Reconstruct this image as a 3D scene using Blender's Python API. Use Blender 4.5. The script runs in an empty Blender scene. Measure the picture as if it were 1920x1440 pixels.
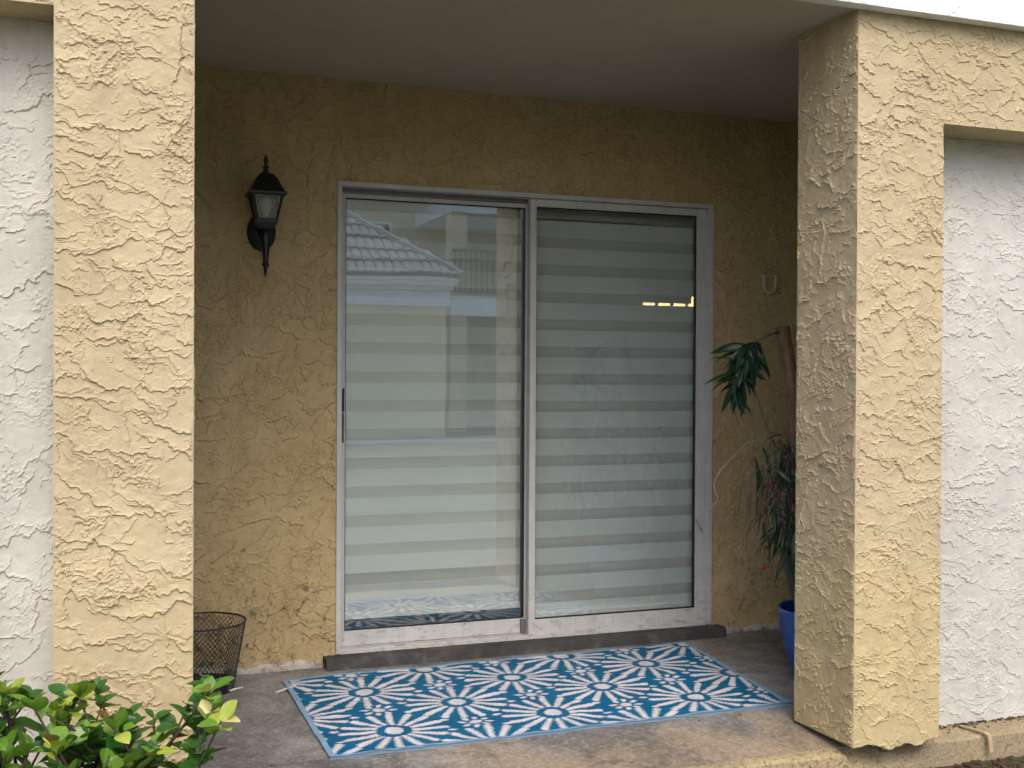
import bpy, math, random
import numpy as np
from mathutils import Vector, Matrix
random.seed(7)
S = bpy.context.scene
R = math.radians
# ------------------------------------------------------------------ camera, sky, sun, exposure
cd = bpy.data.cameras.new('camera'); cam = bpy.data.objects.new('camera', cd); S.collection.objects.link(cam)
cd.sensor_width = 36.0; cd.lens = 2200 / 1920 * 36; cd.clip_start = .05; cd.clip_end = 2000
YAW, PIT, ROL = .361715, -.0085526, .0049206
_f = Vector((math.sin(YAW) * math.cos(PIT), math.cos(YAW) * math.cos(PIT), math.sin(PIT)))
_r = Vector((math.cos(YAW), -math.sin(YAW), 0)); _u = _r.cross(_f)
_r2 = _r * math.cos(ROL) + _u * math.sin(ROL); _u2 = -_r * math.sin(ROL) + _u * math.cos(ROL)
M = Matrix((( _r2.x, _u2.x, -_f.x, -1.0767), (_r2.y, _u2.y, -_f.y, -4.9748), (_r2.z, _u2.z, -_f.z, 1.2572), (0, 0, 0, 1)))
cam.matrix_world = M; S.camera = cam
SUN_EL, SUN_AZ = R(50), R(188)          # azimuth clockwise from +Y
wd = bpy.data.worlds.new('World'); S.world = wd; wd.use_nodes = True
wn = wd.node_tree; bg = wn.nodes['Background']
sky = wn.nodes.new('ShaderNodeTexSky'); sky.sky_type = 'NISHITA'; sky.sun_disc = False
sky.sun_elevation = SUN_EL; sky.sun_rotation = SUN_AZ; sky.air_density = 1.0; sky.dust_density = 3.8; sky.ozone_density = .6
wn.links.new(sky.outputs[0], bg.inputs[0]); bg.inputs[1].default_value = .15
sl = bpy.data.lights.new('sun', 'SUN'); sl.energy = .5; sl.angle = R(38); sl.color = (1, .97, .93)
so = bpy.data.objects.new('sun', sl); S.collection.objects.link(so)
sd = Vector((math.sin(SUN_AZ) * math.cos(SUN_EL), math.cos(SUN_AZ) * math.cos(SUN_EL), math.sin(SUN_EL)))
so.rotation_euler = (-sd).to_track_quat('-Z', 'Y').to_euler(); so.location = sd * 30
vs = S.view_settings; vs.view_transform = 'Standard'; vs.look = 'None'; vs.gamma = 1; vs.exposure = 1.0; vs.use_curve_mapping = False
S.cycles.adaptive_threshold = .025; S.cycles.max_bounces = 8; S.cycles.diffuse_bounces = 4; S.cycles.transparent_max_bounces = 24
S.cycles.sample_clamp_indirect = 6; S.cycles.caustics_reflective = False; S.cycles.caustics_refractive = False

# ------------------------------------------------------------------ helpers
C = S.collection
def tag(o, label=None, cat=None, group=None, kind=None):
    if label: o['label'] = label
    if cat: o['category'] = cat
    if group: o['group'] = group
    if kind: o['kind'] = kind
    return o
def empty(name, loc, label=None, cat=None, group=None):
    o = bpy.data.objects.new(name, None); C.objects.link(o); o.location = loc; o.empty_display_size = .05
    return tag(o, label, cat, group)
def wloc(o):
    v = Vector((0, 0, 0))
    while o is not None: v += o.location; o = o.parent
    return v
class MB:
    def __init__(s): s.v = []; s.f = []
    def add(s, vs_, fs):
        b = len(s.v); s.v += [tuple(p) for p in vs_]; s.f += [tuple(i + b for i in q) for q in fs]; return s
    def box(s, x0, x1, y0, y1, z0, z1):
        return s.add([(x0,y0,z0),(x1,y0,z0),(x1,y1,z0),(x0,y1,z0),(x0,y0,z1),(x1,y0,z1),(x1,y1,z1),(x0,y1,z1)],
                     [(0,3,2,1),(4,5,6,7),(0,1,5,4),(1,2,6,5),(2,3,7,6),(3,0,4,7)])
    def tube(s, pts, rad, n=8, caps=True):
        pts = [Vector(p) for p in pts]; m = len(pts)
        rad = rad if isinstance(rad, (list, tuple)) else [rad] * m
        V = []; up = Vector((.31, .2, .93)).normalized(); F = []
        for i in range(m):
            t = (pts[min(i+1, m-1)] - pts[max(i-1, 0)]).normalized()
            a = t.cross(up)
            if a.length < .05: a = t.cross(Vector((1, 0, 0)))
            a.normalize(); b = t.cross(a)
            for k in range(n):
                q = 2 * math.pi * k / n; V.append(pts[i] + (a * math.cos(q) + b * math.sin(q)) * rad[i])
        for i in range(m - 1):
            for k in range(n):
                F.append((i*n+k, i*n+(k+1) % n, (i+1)*n+(k+1) % n, (i+1)*n+k))
        if caps: F += [tuple(range(n-1, -1, -1)), tuple(range((m-1)*n, m*n))]
        return s.add(V, F)
    def lathe(s, prof, c=(0,0), n=24, sx=1, sy=1, square=False, a0=0):
        V = []; F = []
        for r, z in prof:
            for k in range(n):
                q = 2 * math.pi * k / n + a0
                V.append((c[0] + r * math.cos(q) * sx, c[1] + r * math.sin(q) * sy, z))
        for i in range(len(prof) - 1):
            for k in range(n): F.append((i*n+k, i*n+(k+1) % n, (i+1)*n+(k+1) % n, (i+1)*n+k))
        F += [tuple(range(n-1, -1, -1)), tuple(range((len(prof)-1)*n, len(prof)*n))]
        return s.add(V, F)
    def build(s, name, mat, parent=None, origin=None, smooth=False, bevel=0, auto=None):
        o0 = wloc(parent) if parent else Vector(origin or (0, 0, 0))
        me = bpy.data.meshes.new(name); me.from_pydata([tuple(Vector(p) - o0) for p in s.v], [], s.f); me.update()
        if mat: me.materials.append(mat)
        if smooth:
            me.polygons.foreach_set('use_smooth', [True] * len(me.polygons))
            if auto: me.set_sharp_from_angle(angle=R(auto))
        o = bpy.data.objects.new(name, me); C.objects.link(o)
        if parent: o.parent = parent
        elif origin: o.location = origin
        if bevel:
            b = o.modifiers.new('bevel', 'BEVEL'); b.width = bevel; b.segments = 2; b.limit_method = 'ANGLE'
        return o
def fast_mesh(name, V, F, mat, parent=None, smooth=True):
    """V (n,3) float array, F (m,4) int array"""
    me = bpy.data.meshes.new(name)
    me.vertices.add(len(V)); me.vertices.foreach_set('co', np.ascontiguousarray(V, np.float32).ravel())
    me.loops.add(F.size); me.loops.foreach_set('vertex_index', np.ascontiguousarray(F, np.int32).ravel())
    me.polygons.add(len(F)); me.polygons.foreach_set('loop_start', np.arange(0, F.size, 4, dtype=np.int32))
    me.polygons.foreach_set('use_smooth', np.full(len(F), smooth)); me.update(calc_edges=True); me.validate()
    me.materials.append(mat)
    o = bpy.data.objects.new(name, me); C.objects.link(o)
    if parent: o.parent = parent
    return o

# ------------------------------------------------------------------ materials
MATS = {}
class NT:
    def __init__(s, name):
        s.m = bpy.data.materials.new(name); s.m.use_nodes = True; s.t = s.m.node_tree; s.b = s.t.nodes['Principled BSDF']
        s.out = s.t.nodes['Material Output']; MATS[name] = s.m; s.tc = None
    def n(s, typ, **kw):
        x = s.t.nodes.new('ShaderNode' + typ)
        for k, v in kw.items():
            if isinstance(k, str) and hasattr(x, k): setattr(x, k, v)
            else: x.inputs[k].default_value = v
        return x
    def l(s, a, b): s.t.links.new(a, b); return s
    def co(s, kind='Object', scale=None):
        g = s.n('NewGeometry').outputs['Position'] if kind == 'World' else (s.n('TexCoord').outputs[kind])
        if scale:
            mp = s.n('Mapping'); mp.inputs['Scale'].default_value = scale; s.l(g, mp.inputs[0]); return mp.outputs[0]
        return g
    def noise(s, co, scale, detail=4, rough=.55, dist=0):
        x = s.n('TexNoise'); x.inputs['Scale'].default_value = scale; x.inputs['Detail'].default_value = detail
        x.inputs['Roughness'].default_value = rough; x.inputs['Distortion'].default_value = dist; s.l(co, x.inputs['Vector']); return x.outputs['Fac']
    def ramp(s, fac, stops):
        x = s.n('ValToRGB'); e = x.color_ramp.elements
        while len(e) > 1: e.remove(e[-1])
        e[0].position = stops[0][0]; e[0].color = tuple(stops[0][1]) + (1,) if len(stops[0][1]) == 3 else stops[0][1]
        for p, c in stops[1:]:
            q = e.new(p); q.color = tuple(c) + (1,)
        s.l(fac, x.inputs[0]); return x.outputs[0]
    def val(s, fac, a, b, lo=0, hi=1):
        x = s.n('MapRange'); x.inputs[1].default_value = a; x.inputs[2].default_value = b; x.inputs[3].default_value = lo; x.inputs[4].default_value = hi
        s.l(fac, x.inputs[0]); return x.outputs[0]
    def math(s, op, a, b):
        x = s.n('Math', operation=op)
        for i, q in enumerate((a, b)):
            if isinstance(q, (int, float)): x.inputs[i].default_value = q
            else: s.l(q, x.inputs[i])
        return x.outputs[0]
    def mix(s, fac, a, b, mode='MIX'):
        x = s.n('Mix', data_type='RGBA', blend_type=mode)
        for i, q in ((0, fac), (6, a), (7, b)):
            if isinstance(q, (int, float)): x.inputs[i].default_value = q
            elif isinstance(q, tuple): x.inputs[i].default_value = q + (1,) if len(q) == 3 else q
            else: s.l(q, x.inputs[i])
        return x.outputs[2]
    def bump(s, h, dist=.002, strength=1, prev=None):
        x = s.n('Bump'); x.inputs['Distance'].default_value = dist; x.inputs['Strength'].default_value = strength; s.l(h, x.inputs['Height'])
        if prev: s.l(prev, x.inputs['Normal'])
        return x.outputs[0]
    def set(s, color=None, rough=None, spec=None, metal=None, normal=None, **kw):
        for k, v in (('Base Color', color), ('Roughness', rough), ('Specular IOR Level', spec), ('Metallic', metal), ('Normal', normal)):
            if v is None: continue
            if isinstance(v, tuple): s.b.inputs[k].default_value = v + (1,)
            elif isinstance(v, (int, float)): s.b.inputs[k].default_value = v
            else: s.l(v, s.b.inputs[k])
        for k, v in kw.items(): s.b.inputs[k.replace('_', ' ')].default_value = v
        return s.m
def stucco_mat(name, c0, c1, c2, dirt=0, yellow=None):
    t = NT(name); co = t.co('World')
    n1 = t.noise(co, 1.6, 5, .6); n2 = t.noise(co, 14, 5, .6); n3 = t.noise(co, 380, 3, .6); n4 = t.noise(co, 120, 3, .6)
    col = t.ramp(n1, [(.3, c0), (.52, c1), (.72, c2)])
    if yellow:
        sp = t.n('SeparateXYZ'); t.l(co, sp.inputs[0])
        k = t.math('ADD', t.val(sp.outputs[2], .95, .25), t.val(n1, .3, .7, -.5, .5))
        col = t.mix(t.val(k, .2, .8), col, yellow)
    col = t.mix(t.val(n2, .35, .7, 0, .42), col, tuple(x * .74 for x in c1))
    col = t.mix(t.val(n4, .3, .75, 0, .14), col, tuple(x * .6 for x in c1))
    n6 = t.noise(t.co('World', (9, 9, .7)), 1.5, 5, .65); col = t.mix(t.val(n6, .5, .72, 0, .28), col, tuple(x * .62 for x in c1))
    n7 = t.noise(co, 3.3, 4, .6); col = t.mix(t.val(n7, .52, .66, 0, .22), col, tuple(min(1, x * 1.12) for x in c2))
    if dirt:
        sp = t.n('SeparateXYZ'); t.l(co, sp.inputs[0])
        low = t.val(sp.outputs[2], .55, .02)
        sp2 = t.noise(co, 30, 4, .7); sp3 = t.noise(co, 5, 3, .6)
        k = t.math('MULTIPLY', t.val(sp2, .53, .64), t.math('ADD', t.math('MULTIPLY', low, .9), .16))
        k = t.math('MULTIPLY', k, t.val(sp3, .38, .56))
        col = t.mix(k, col, (.05, .04, .03))
        k2 = t.math('MULTIPLY', t.val(sp3, .4, .7), t.math('MULTIPLY', low, .5))
        col = t.mix(k2, col, tuple(x * .5 for x in c1))
    nb = t.bump(t.math('ADD', n3, t.math('MULTIPLY', n4, 1.2)), .0016, .55)
    return t.set(col, .88, .25, normal=nb)
stucco_mat('stucco_beige', (.46, .375, .235), (.495, .405, .26), (.52, .43, .285), yellow=(.51, .415, .225))
stucco_mat('stucco_gold', (.455, .345, .18), (.50, .385, .205), (.53, .415, .235), dirt=1)
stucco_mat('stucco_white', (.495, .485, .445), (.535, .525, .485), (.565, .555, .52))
stucco_mat('stucco_bright', (.80, .80, .80), (.83, .83, .83), (.85, .85, .85))
def simple(name, col, rough=.6, spec=.4, metal=0, var=.12, scale=8, bump=0, bscale=60):
    t = NT(name); co = t.co('Object'); n = t.noise(co, scale, 5, .6)
    c = t.mix(t.val(n, .3, .7), tuple(x * (1 - var) for x in col), tuple(min(1, x * (1 + var)) for x in col))
    nb = t.bump(t.noise(co, bscale, 3), .002, bump) if bump else None
    return t.set(c, rough, spec, metal, nb)
t = NT('ceiling_paint'); co = t.co('World'); n1 = t.noise(co, .9, 5, .6); n2 = t.noise(co, 90, 3)
cs = t.noise(co, 9, 5, .7); ck = t.noise(co, 34, 2, .5)
cc = t.ramp(n1, [(.3, (.42, .37, .30)), (.7, (.50, .44, .355))]); cc = t.mix(t.val(cs, .5, .75, 0, .35), cc, (.33, .28, .22)); cc = t.mix(t.val(ck, .74, .78, 0, .7), cc, (.15, .12, .10))
t.set(cc, .9, .2, normal=t.bump(n2, .001, .5))
# concrete
t = NT('concrete'); co = t.co('World'); n1 = t.noise(co, 1.5, 6, .62, .6); n2 = t.noise(co, 4.5, 7, .72, 1.2); n3 = t.noise(co, 60, 4, .7); n4 = t.noise(co, 300, 3)
col = t.ramp(n1, [(.32, (.085, .085, .088)), (.44, (.17, .168, .166)), (.56, (.275, .27, .26)), (.68, (.16, .143, .12))])
sp = t.n('SeparateXYZ'); t.l(co, sp.inputs[0])
fr = t.math('ADD', t.val(sp.outputs[1], -1.05, -1.5), t.val(n1, .35, .65, -.45, .45))
warm = t.math('MULTIPLY', t.val(fr, .25, .8), t.val(sp.outputs[0], -.5, .5))
col = t.mix(t.math('MULTIPLY', warm, .9), col, (.29, .215, .135))
col = t.mix(t.val(n2, .46, .66, 0, .8), col, (.085, .075, .065))
col = t.mix(t.val(n3, .5, .75, 0, .55), col, (.42, .41, .39)); col = t.mix(t.val(n3, .5, .3, 0, .4), col, (.08, .075, .07))
t.set(col, .82, .35, normal=t.bump(t.math('ADD', n4, n3), .002, .5))
t = NT('threshold_concrete'); co = t.co('World'); n1 = t.noise(co, 7, 6, .65, .5); n3 = t.noise(co, 90, 4, .7)
col = t.ramp(n1, [(.3, (.035, .034, .035)), (.55, (.06, .058, .058)), (.7, (.12, .115, .115))]); col = t.mix(t.val(n3, .52, .7, 0, .6), col, (.05, .048, .048))
t.set(col, .85, .3, normal=t.bump(n3, .003, .6))
t = NT('kerb_paint'); co = t.co('World'); n1 = t.noise(co, 5, 6, .65); n3 = t.noise(co, 70, 4, .7); n2 = t.noise(co, 2, 4, .6)
col = t.mix(t.val(n1, .45, .7), (.42, .335, .19), (.30, .235, .14)); col = t.mix(t.val(n3, .48, .66, 0, .8), col, (.10, .08, .055)); col = t.mix(t.val(n2, .45, .65, 0, .7), col, (.25, .205, .145))
t.set(col, .88, .25, normal=t.bump(t.math('ADD', n3, n1), .010, .8))
t = NT('footing'); co = t.co('World'); n1 = t.noise(co, 18, 6, .7); n3 = t.noise(co, 90, 4, .7)
col = t.ramp(n1, [(.35, (.10, .09, .075)), (.5, (.42, .39, .34)), (.7, (.55, .52, .48))])
t.set(col, .9, .2, normal=t.bump(n3, .004, .8))
# aluminium white frame
t = NT('frame_white'); co = t.co('World'); n1 = t.noise(co, 9, 6, .65); n2 = t.noise(co, 45, 5, .7); n3 = t.noise(t.co('World', (30, 30, 3)), 2, 4, .6)
sp = t.n('SeparateXYZ'); t.l(co, sp.inputs[0]); low = t.val(sp.outputs[2], .35, .05)
col = t.ramp(n1, [(.3, (.46, .465, .465)), (.7, (.56, .565, .565))]); col = t.mix(t.val(n3, .5, .75, 0, .4), col, (.36, .33, .28))
n5 = t.noise(t.co('World', (1, 1, 2.2)), 16, 6, .72); k = t.math('MULTIPLY', t.val(n5, .52, .74), t.math('ADD', t.math('MULTIPLY', low, .75), .10)); col = t.mix(k, col, (.10, .095, .075)); k = t.math('MULTIPLY', t.val(n2, .62, .70), t.math('MULTIPLY', low, .6)); col = t.mix(k, col, (.07, .065, .05))
t.set(col, .48, .45)
simple('frame_shadow_metal', (.16, .16, .165), .5, .4, .3)
simple('rubber_black', (.012, .012, .013), .55, .3)
simple('lantern_black', (.006, .0065, .010), .42, .5, 0, .2)
simple('wire_black', (.014, .014, .016), .45, .5)
simple('pvc_white', (.50, .43, .33), .6, .4)
simple('cable_white', (.55, .52, .46), .5, .4)
simple('bamboo', (.17, .10, .055), .5, .4, 0, .3, 14)
simple('pot_black', (.012, .012, .013), .5, .4)
simple('tag_cloth', (.62, .58, .5), .9, .1)
simple('stick_white', (.65, .62, .56), .8, .2)
simple('bark', (.06, .045, .035), .9, .2, 0, .4, 30, .8)
simple('dry_stem', (.13, .10, .085), .9, .2, 0, .4, 20)
simple('bud_red', (.15, .025, .03), .6, .3, 0, .3)
simple('strap_paint', (.38, .30, .17), .7, .3, 0, .15, 30, .4)
simple('blind_rail', (.86, .86, .86), .5, .4)
simple('cassette_grey', (.42, .43, .44), .5, .4)
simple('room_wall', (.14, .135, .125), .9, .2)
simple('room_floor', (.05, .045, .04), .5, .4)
simple('roof_tile', (.36, .355, .345), .8, .3, 0, .22, 5, .5)
simple('trim_white', (.90, .90, .89), .7, .3)
simple('garage_wall', (.82, .69, .43), .85, .2, 0, .05)
simple('apartment_wall', (.66, .54, .35), .85, .2, 0, .06)
simple('bronze_rail', (.10, .085, .075), .5, .4, .2)
simple('dark_pane', (.02, .024, .026), .08, .5)
t = NT('blue_glaze'); co = t.co('Object'); n = t.noise(co, 5, 4)
t.set(t.mix(t.val(n, .3, .7), (.006, .045, .22), (.01, .07, .31)), .28, .5)
# fabrics
t = NT('blind_fabric'); co = t.co('Object'); n = t.noise(t.co('Object', (3, 1, 400)), 4, 3); n0 = t.noise(co, 3, 3)
t.set(t.mix(t.val(n0, .3, .7), (.79, .87, .90), (.84, .91, .94)), .85, .2, normal=t.bump(n, .0006, .5))
def see(name, col, fac):
    t = NT(name); d = t.n('BsdfDiffuse'); d.inputs[0].default_value = col + (1,); tr = t.n('BsdfTransparent'); m = t.n('MixShader'); m.inputs[0].default_value = fac
    t.l(tr.outputs[0], m.inputs[1]).l(d.outputs[0], m.inputs[2]).l(m.outputs[0], t.out.inputs[0]); return t.m
see('blind_sheer', (.90, .92, .92), .46)
# window glass: thin coated panes, reflection by Fresnel, faint waviness
t = NT('window_glass'); co = t.co('World'); n = t.noise(co, 2.2, 2, .4)
fr = t.n('LayerWeight'); fr.inputs[0].default_value = .5; g = t.n('BsdfGlossy'); g.inputs['Roughness'].default_value = 0.0; g.inputs['Color'].default_value = (.98, 1, .97, 1)
bn = t.bump(n, .006, .10); t.l(bn, g.inputs['Normal'])
tr = t.n('BsdfTransparent'); tr.inputs[0].default_value = (.975, .99, .98, 1); m = t.n('MixShader')
k = t.math('ADD', t.math('MULTIPLY', t.math('POWER', fr.outputs[1], 5.0), .80), .19); t.l(k, m.inputs[0]).l(tr.outputs[0], m.inputs[1]).l(g.outputs[0], m.inputs[2]).l(m.outputs[0], t.out.inputs[0])
t = NT('lamp_glass'); co = t.co('Object')
d = t.n('BsdfTranslucent'); d.inputs[0].default_value = (.5, .5, .46, 1); tr = t.n('BsdfTransparent'); g = t.n('BsdfGlossy'); g.inputs['Roughness'].default_value = .25
m = t.n('MixShader'); m.inputs[0].default_value = .28; t.l(tr.outputs[0], m.inputs[1]).l(d.outputs[0], m.inputs[2]); m2 = t.n('MixShader'); m2.inputs[0].default_value = .08
t.l(m.outputs[0], m2.inputs[1]).l(g.outputs[0], m2.inputs[2]).l(m2.outputs[0], t.out.inputs[0])
simple('bulb_white', (.75, .74, .70), .4, .4)
t = NT('warm_light'); t.b.inputs['Emission Color'].default_value = (1, .72, .33, 1); t.b.inputs['Emission Strength'].default_value = 3.0
# woven mat
t = NT('woven_mat'); at = t.n('Attribute', attribute_name='weave'); co = t.co('World')
w1 = t.noise(co, 12, 4); ww = t.n('TexWave'); ww.inputs['Scale'].default_value = 95; ww.bands_direction = 'Y'; t.l(co, ww.inputs[0])
blue = t.mix(t.val(w1, .3, .7), (.002, .092, .20), (.003, .12, .25)); white = t.mix(t.val(w1, .3, .7), (.50, .50, .54), (.62, .62, .66)); bord = (.20, .33, .47)
c = t.mix(t.val(at.outputs['Fac'], .4, .6), blue, white); c = t.mix(t.val(at.outputs['Fac'], 1.4, 1.6), c, bord)
t.set(c, .7, .15, normal=t.bump(ww.outputs['Fac'], .0012, .5))
# leaves
def leafmat(name, a, b, rough=.27, back=None):
    t = NT(name); oi = t.n('ObjectInfo'); co = t.co('Object'); n = t.noise(co, 45, 3)
    c = t.mix(oi.outputs['Random'], a, b); sx_ = t.n('SeparateXYZ'); t.l(co, sx_.inputs[0]); c = t.mix(t.val(t.math('ABSOLUTE', sx_.outputs[1], 0), .0012, .0004, 0, .45), c, tuple(min(1, x * 1.7 + .05) for x in b)); c = t.mix(t.val(n, .3, .75, 0, .3), c, tuple(x * .6 for x in a))
    t.set(c, rough, .5)
    tl = t.n('BsdfTranslucent'); t.l(t.mix(.5, c, (.25, .42, .03)), tl.inputs[0]); m = t.n('MixShader'); m.inputs[0].default_value = .25
    t.l(t.b.outputs[0], m.inputs[1]).l(tl.outputs[0], m.inputs[2]).l(m.outputs[0], t.out.inputs[0]); return t.m
leafmat('leaf_green', (.09, .21, .022), (.17, .31, .04))
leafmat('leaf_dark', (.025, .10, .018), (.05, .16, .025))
leafmat('leaf_lime', (.30, .42, .05), (.44, .50, .09))
leafmat('leaf_yellow', (.55, .52, .14), (.62, .56, .22))
leafmat('leaf_red', (.20, .075, .03), (.26, .13, .05))
leafmat('leaf_deep', (.007, .032, .018), (.014, .055, .028), .4)
simple('soil', (.085, .06, .045), .95, .1, 0, .45, 12, 1, 40)
simple('mulch', (.075, .045, .035), .95, .1, 0, .5, 9)
simple('litter', (.06, .04, .028), .95, .1, 0, .5, 40)
t = NT('ground_mix'); co = t.co('World'); n1 = t.noise(co, .8, 6, .65); n2 = t.noise(co, 25, 6, .7)
col = t.mix(t.val(n2, .35, .65), (.10, .075, .055), (.05, .035, .028)); col = t.mix(t.val(n1, .5, .6), col, (.07, .11, .03))
t.set(col, .95, .1, normal=t.bump(n2, .03, .8))
simple('asphalt_pale', (.42, .40, .375), .9, .2, 0, .12, .6)
simple('pale_turf', (.165, .175, .135), .95, .1, 0, .2, 1.2)
m_ = MATS
# ------------------------------------------------------------------ trowelled stucco as displaced geometry
def vnoise(nx, nz, s, rng):
    gx, gz = int(nx / s) + 4, int(nz / s) + 4; g = rng.standard_normal((gx, gz))
    def ax(n):
        t_ = np.arange(n) / s + rng.random(); i = t_.astype(int); f = t_ - i; return i, f * f * f * (f * (f * 6 - 15) + 10)
    i, f = ax(nx); j, h = ax(nz); f = f[:, None]; h = h[None, :]
    return (g[np.ix_(i, j)] * (1 - f) + g[np.ix_(i+1, j)] * f) * (1 - h) + (g[np.ix_(i, j+1)] * (1 - f) + g[np.ix_(i+1, j+1)] * f) * h
def stucco(w, h, cell, seed, ang=12, spread=14, dens=1.0, tk=.0035, swirl=0.0, big=1.0):
    """overlapping thin wedges of plaster, each ending in a ragged lip"""
    rng = np.random.default_rng(seed); nx, nz = int(round(w / cell)) + 1, int(round(h / cell)) + 1
    X = np.arange(nx)[:, None] * cell + np.zeros((1, nz)); Z = np.arange(nz)[None, :] * cell + np.zeros((nx, 1))
    def N(s): return vnoise(nx, nz, max(s / cell, 1.3), rng)
    XX = X + .010 * N(.05) + .0045 * N(.018) + .0026 * N(.009); ZZ = Z + .008 * N(.05) + .0046 * N(.018) + .0032 * N(.009)
    H = np.zeros((nx, nz)); flow = N(.35) * swirl
    for k in range(int(dens * w * h * 620)):
        u = rng.random(); L = big * (.014 + .12 * u ** 2.6); B = min(max(L * (.22 + .25 * rng.random()), .008), .036 * big)
        cx = -.05 + rng.random() * (w + .1); cz = -.05 + rng.random() * (h + .1)
        a = R(-ang + rng.normal() * spread)
        if swirl: a += flow[min(max(int(cx / cell), 0), nx - 1), min(max(int(cz / cell), 0), nz - 1)]
        if rng.random() < .22: a += math.pi * rng.random()
        r = L + B + .03
        i0, i1 = max(int((cx - r) / cell), 0), min(int((cx + r) / cell) + 1, nx); j0, j1 = max(int((cz - r) / cell), 0), min(int((cz + r) / cell) + 1, nz)
        amp = tk * (.35 + .65 * u ** .6) * (.6 + .6 * rng.random())
        if i1 <= i0 or j1 <= j0: continue
        dx = XX[i0:i1, j0:j1] - cx; dz = ZZ[i0:i1, j0:j1] - cz; ca, sa = math.cos(a), math.sin(a)
        U = (dx * ca + dz * sa) / L; V = (dx * sa - dz * ca) / B
        e = np.clip(1 - U * U * np.abs(U), 0, 1) ** .5; low = e * .9
        ins = (V < low) & (V > -e) & (np.abs(U) < 1); t_ = np.clip((V + e) / (2 * e + 1e-6), 0, 1); fa = np.clip((1 - np.abs(U)) * 4, 0, 1)
        prof = amp * (.75 * t_ ** 2.6 + .25 * np.clip(t_ * 5, 0, 1)) * fa ** .6 + amp * .40 * np.exp(-(((low - V) * B - .0025) / .0024) ** 2) * fa
        sub = H[i0:i1, j0:j1]; H[i0:i1, j0:j1] = np.where(ins, np.maximum(sub * .8, prof + .35 * sub), sub)
    H += tk * .75 * np.clip(N(.08) * 1.3 - .35, 0, 1) * (np.clip(N(.007) - .25, 0, 1) + .5 * np.clip(N(.0042) - .1, 0, 1))
    return H + .0004 * N(.02) + .0009 * N(.12)
class SP:
    """collects displaced panels into one mesh"""
    def __init__(s): s.V = []; s.F = []; s.n = 0
    def panel(s, O, u, n, w, h, cell, seed, hole=None, fade=(1, 1, 1, 1), rag=None, **kw):
        H = stucco(w, h, cell, seed, **kw); nx, nz = H.shape
        a = np.linspace(0, w, nx)[:, None] + np.zeros((1, nz)); b = np.linspace(0, h, nz)[None, :] + np.zeros((nx, 1))
        d = np.full((nx, nz), 9.)
        for k, q in enumerate((a, w - a, b, h - b)):
            if fade[k]: d = np.minimum(d, q)
        H = H * np.clip(d / .008, 0, 1)
        bb = b + (np.clip(1 - b / .05, 0, 1) * rag(a) if rag else 0)
        O = np.array(O); u = np.array(u); n = np.array(n)
        P = O + a[..., None] * u + bb[..., None] * np.array((0, 0, 1.)) + H[..., None] * n
        I = np.arange(nx * nz).reshape(nx, nz) + s.n
        F = np.stack([I[:-1, :-1], I[1:, :-1], I[1:, 1:], I[:-1, 1:]], -1)
        if np.dot(np.cross(u, (0, 0, 1)), n) < 0: F = F[..., ::-1]
        if hole:
            ca, cb = a[:-1, :-1] + cell / 2, b[:-1, :-1] + cell / 2; F = F[~hole(ca, cb)]
        else: F = F.reshape(-1, 4)
        s.V.append(P.reshape(-1, 3)); s.F.append(F); s.n += nx * nz; return s
    def quads(s, vs_, fs):
        s.V.append(np.array(vs_, float)); s.F.append(np.array(fs) + s.n); s.n += len(vs_); return s
    def box(s, x0, x1, y0, y1, z0, z1):
        m = MB().box(x0, x1, y0, y1, z0, z1); return s.quads(m.v, m.f)
    def build(s, name, mat, origin):
        o = fast_mesh(name, np.concatenate(s.V) - np.array(origin), np.concatenate(s.F), mat, smooth=False); o.location = origin; return o
FY = -1.694                                   # front plane of the pillars
X0, X1 = -1.113, -.758; X2, X3 = 1.401, 1.757   # left pillar, right pillar
# ------------------------------------------------------------------ setting
tag(MB().add([(-400,-400,-.125),(400,-400,-.125),(400,400,-.125),(-400,400,-.125)], [(0,1,2,3)]).build('ground', m_['ground_mix']), kind='structure')
tag(MB().add([(-60,-18.9,-.110),(60,-18.9,-.110),(60,-16.8,-.110),(-60,-16.8,-.110)], [(0,1,2,3)]).build('path', m_['asphalt_pale']), kind='structure')
tag(MB().add([(-60,-16.7,-.118),(60,-16.7,-.118),(60,-2.75,-.118),(-60,-2.75,-.118)], [(0,1,2,3)]).build('lawn', m_['pale_turf']), kind='structure')
# patio slab: gentle fall over the last strip in front
def floor_z(y): return -.035 * min(max((-y - 1.22) / .42, 0), 1)
ys = [.0, -.6, -1.22, -1.36, -1.5, -1.585]; V = []; F = []
for y in ys: V += [(-1.4, y, floor_z(y)), (2.75 if y > -1.3 else 1.70, y, floor_z(y))]
for i in range(len(ys) - 1): F.append((2*i, 2*i+2, 2*i+3, 2*i+1))
b = len(V); V += [(-1.4, 0, -.3), (2.75, 0, -.3), (-1.4, -1.585, -.3), (2.75, -1.585, -.3)]; F += [(b+2, b+3, 2*len(ys)-1, 2*len(ys)-2)]
tag(MB().add(V, F).build('patio_floor', m_['concrete']), kind='structure')
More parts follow.
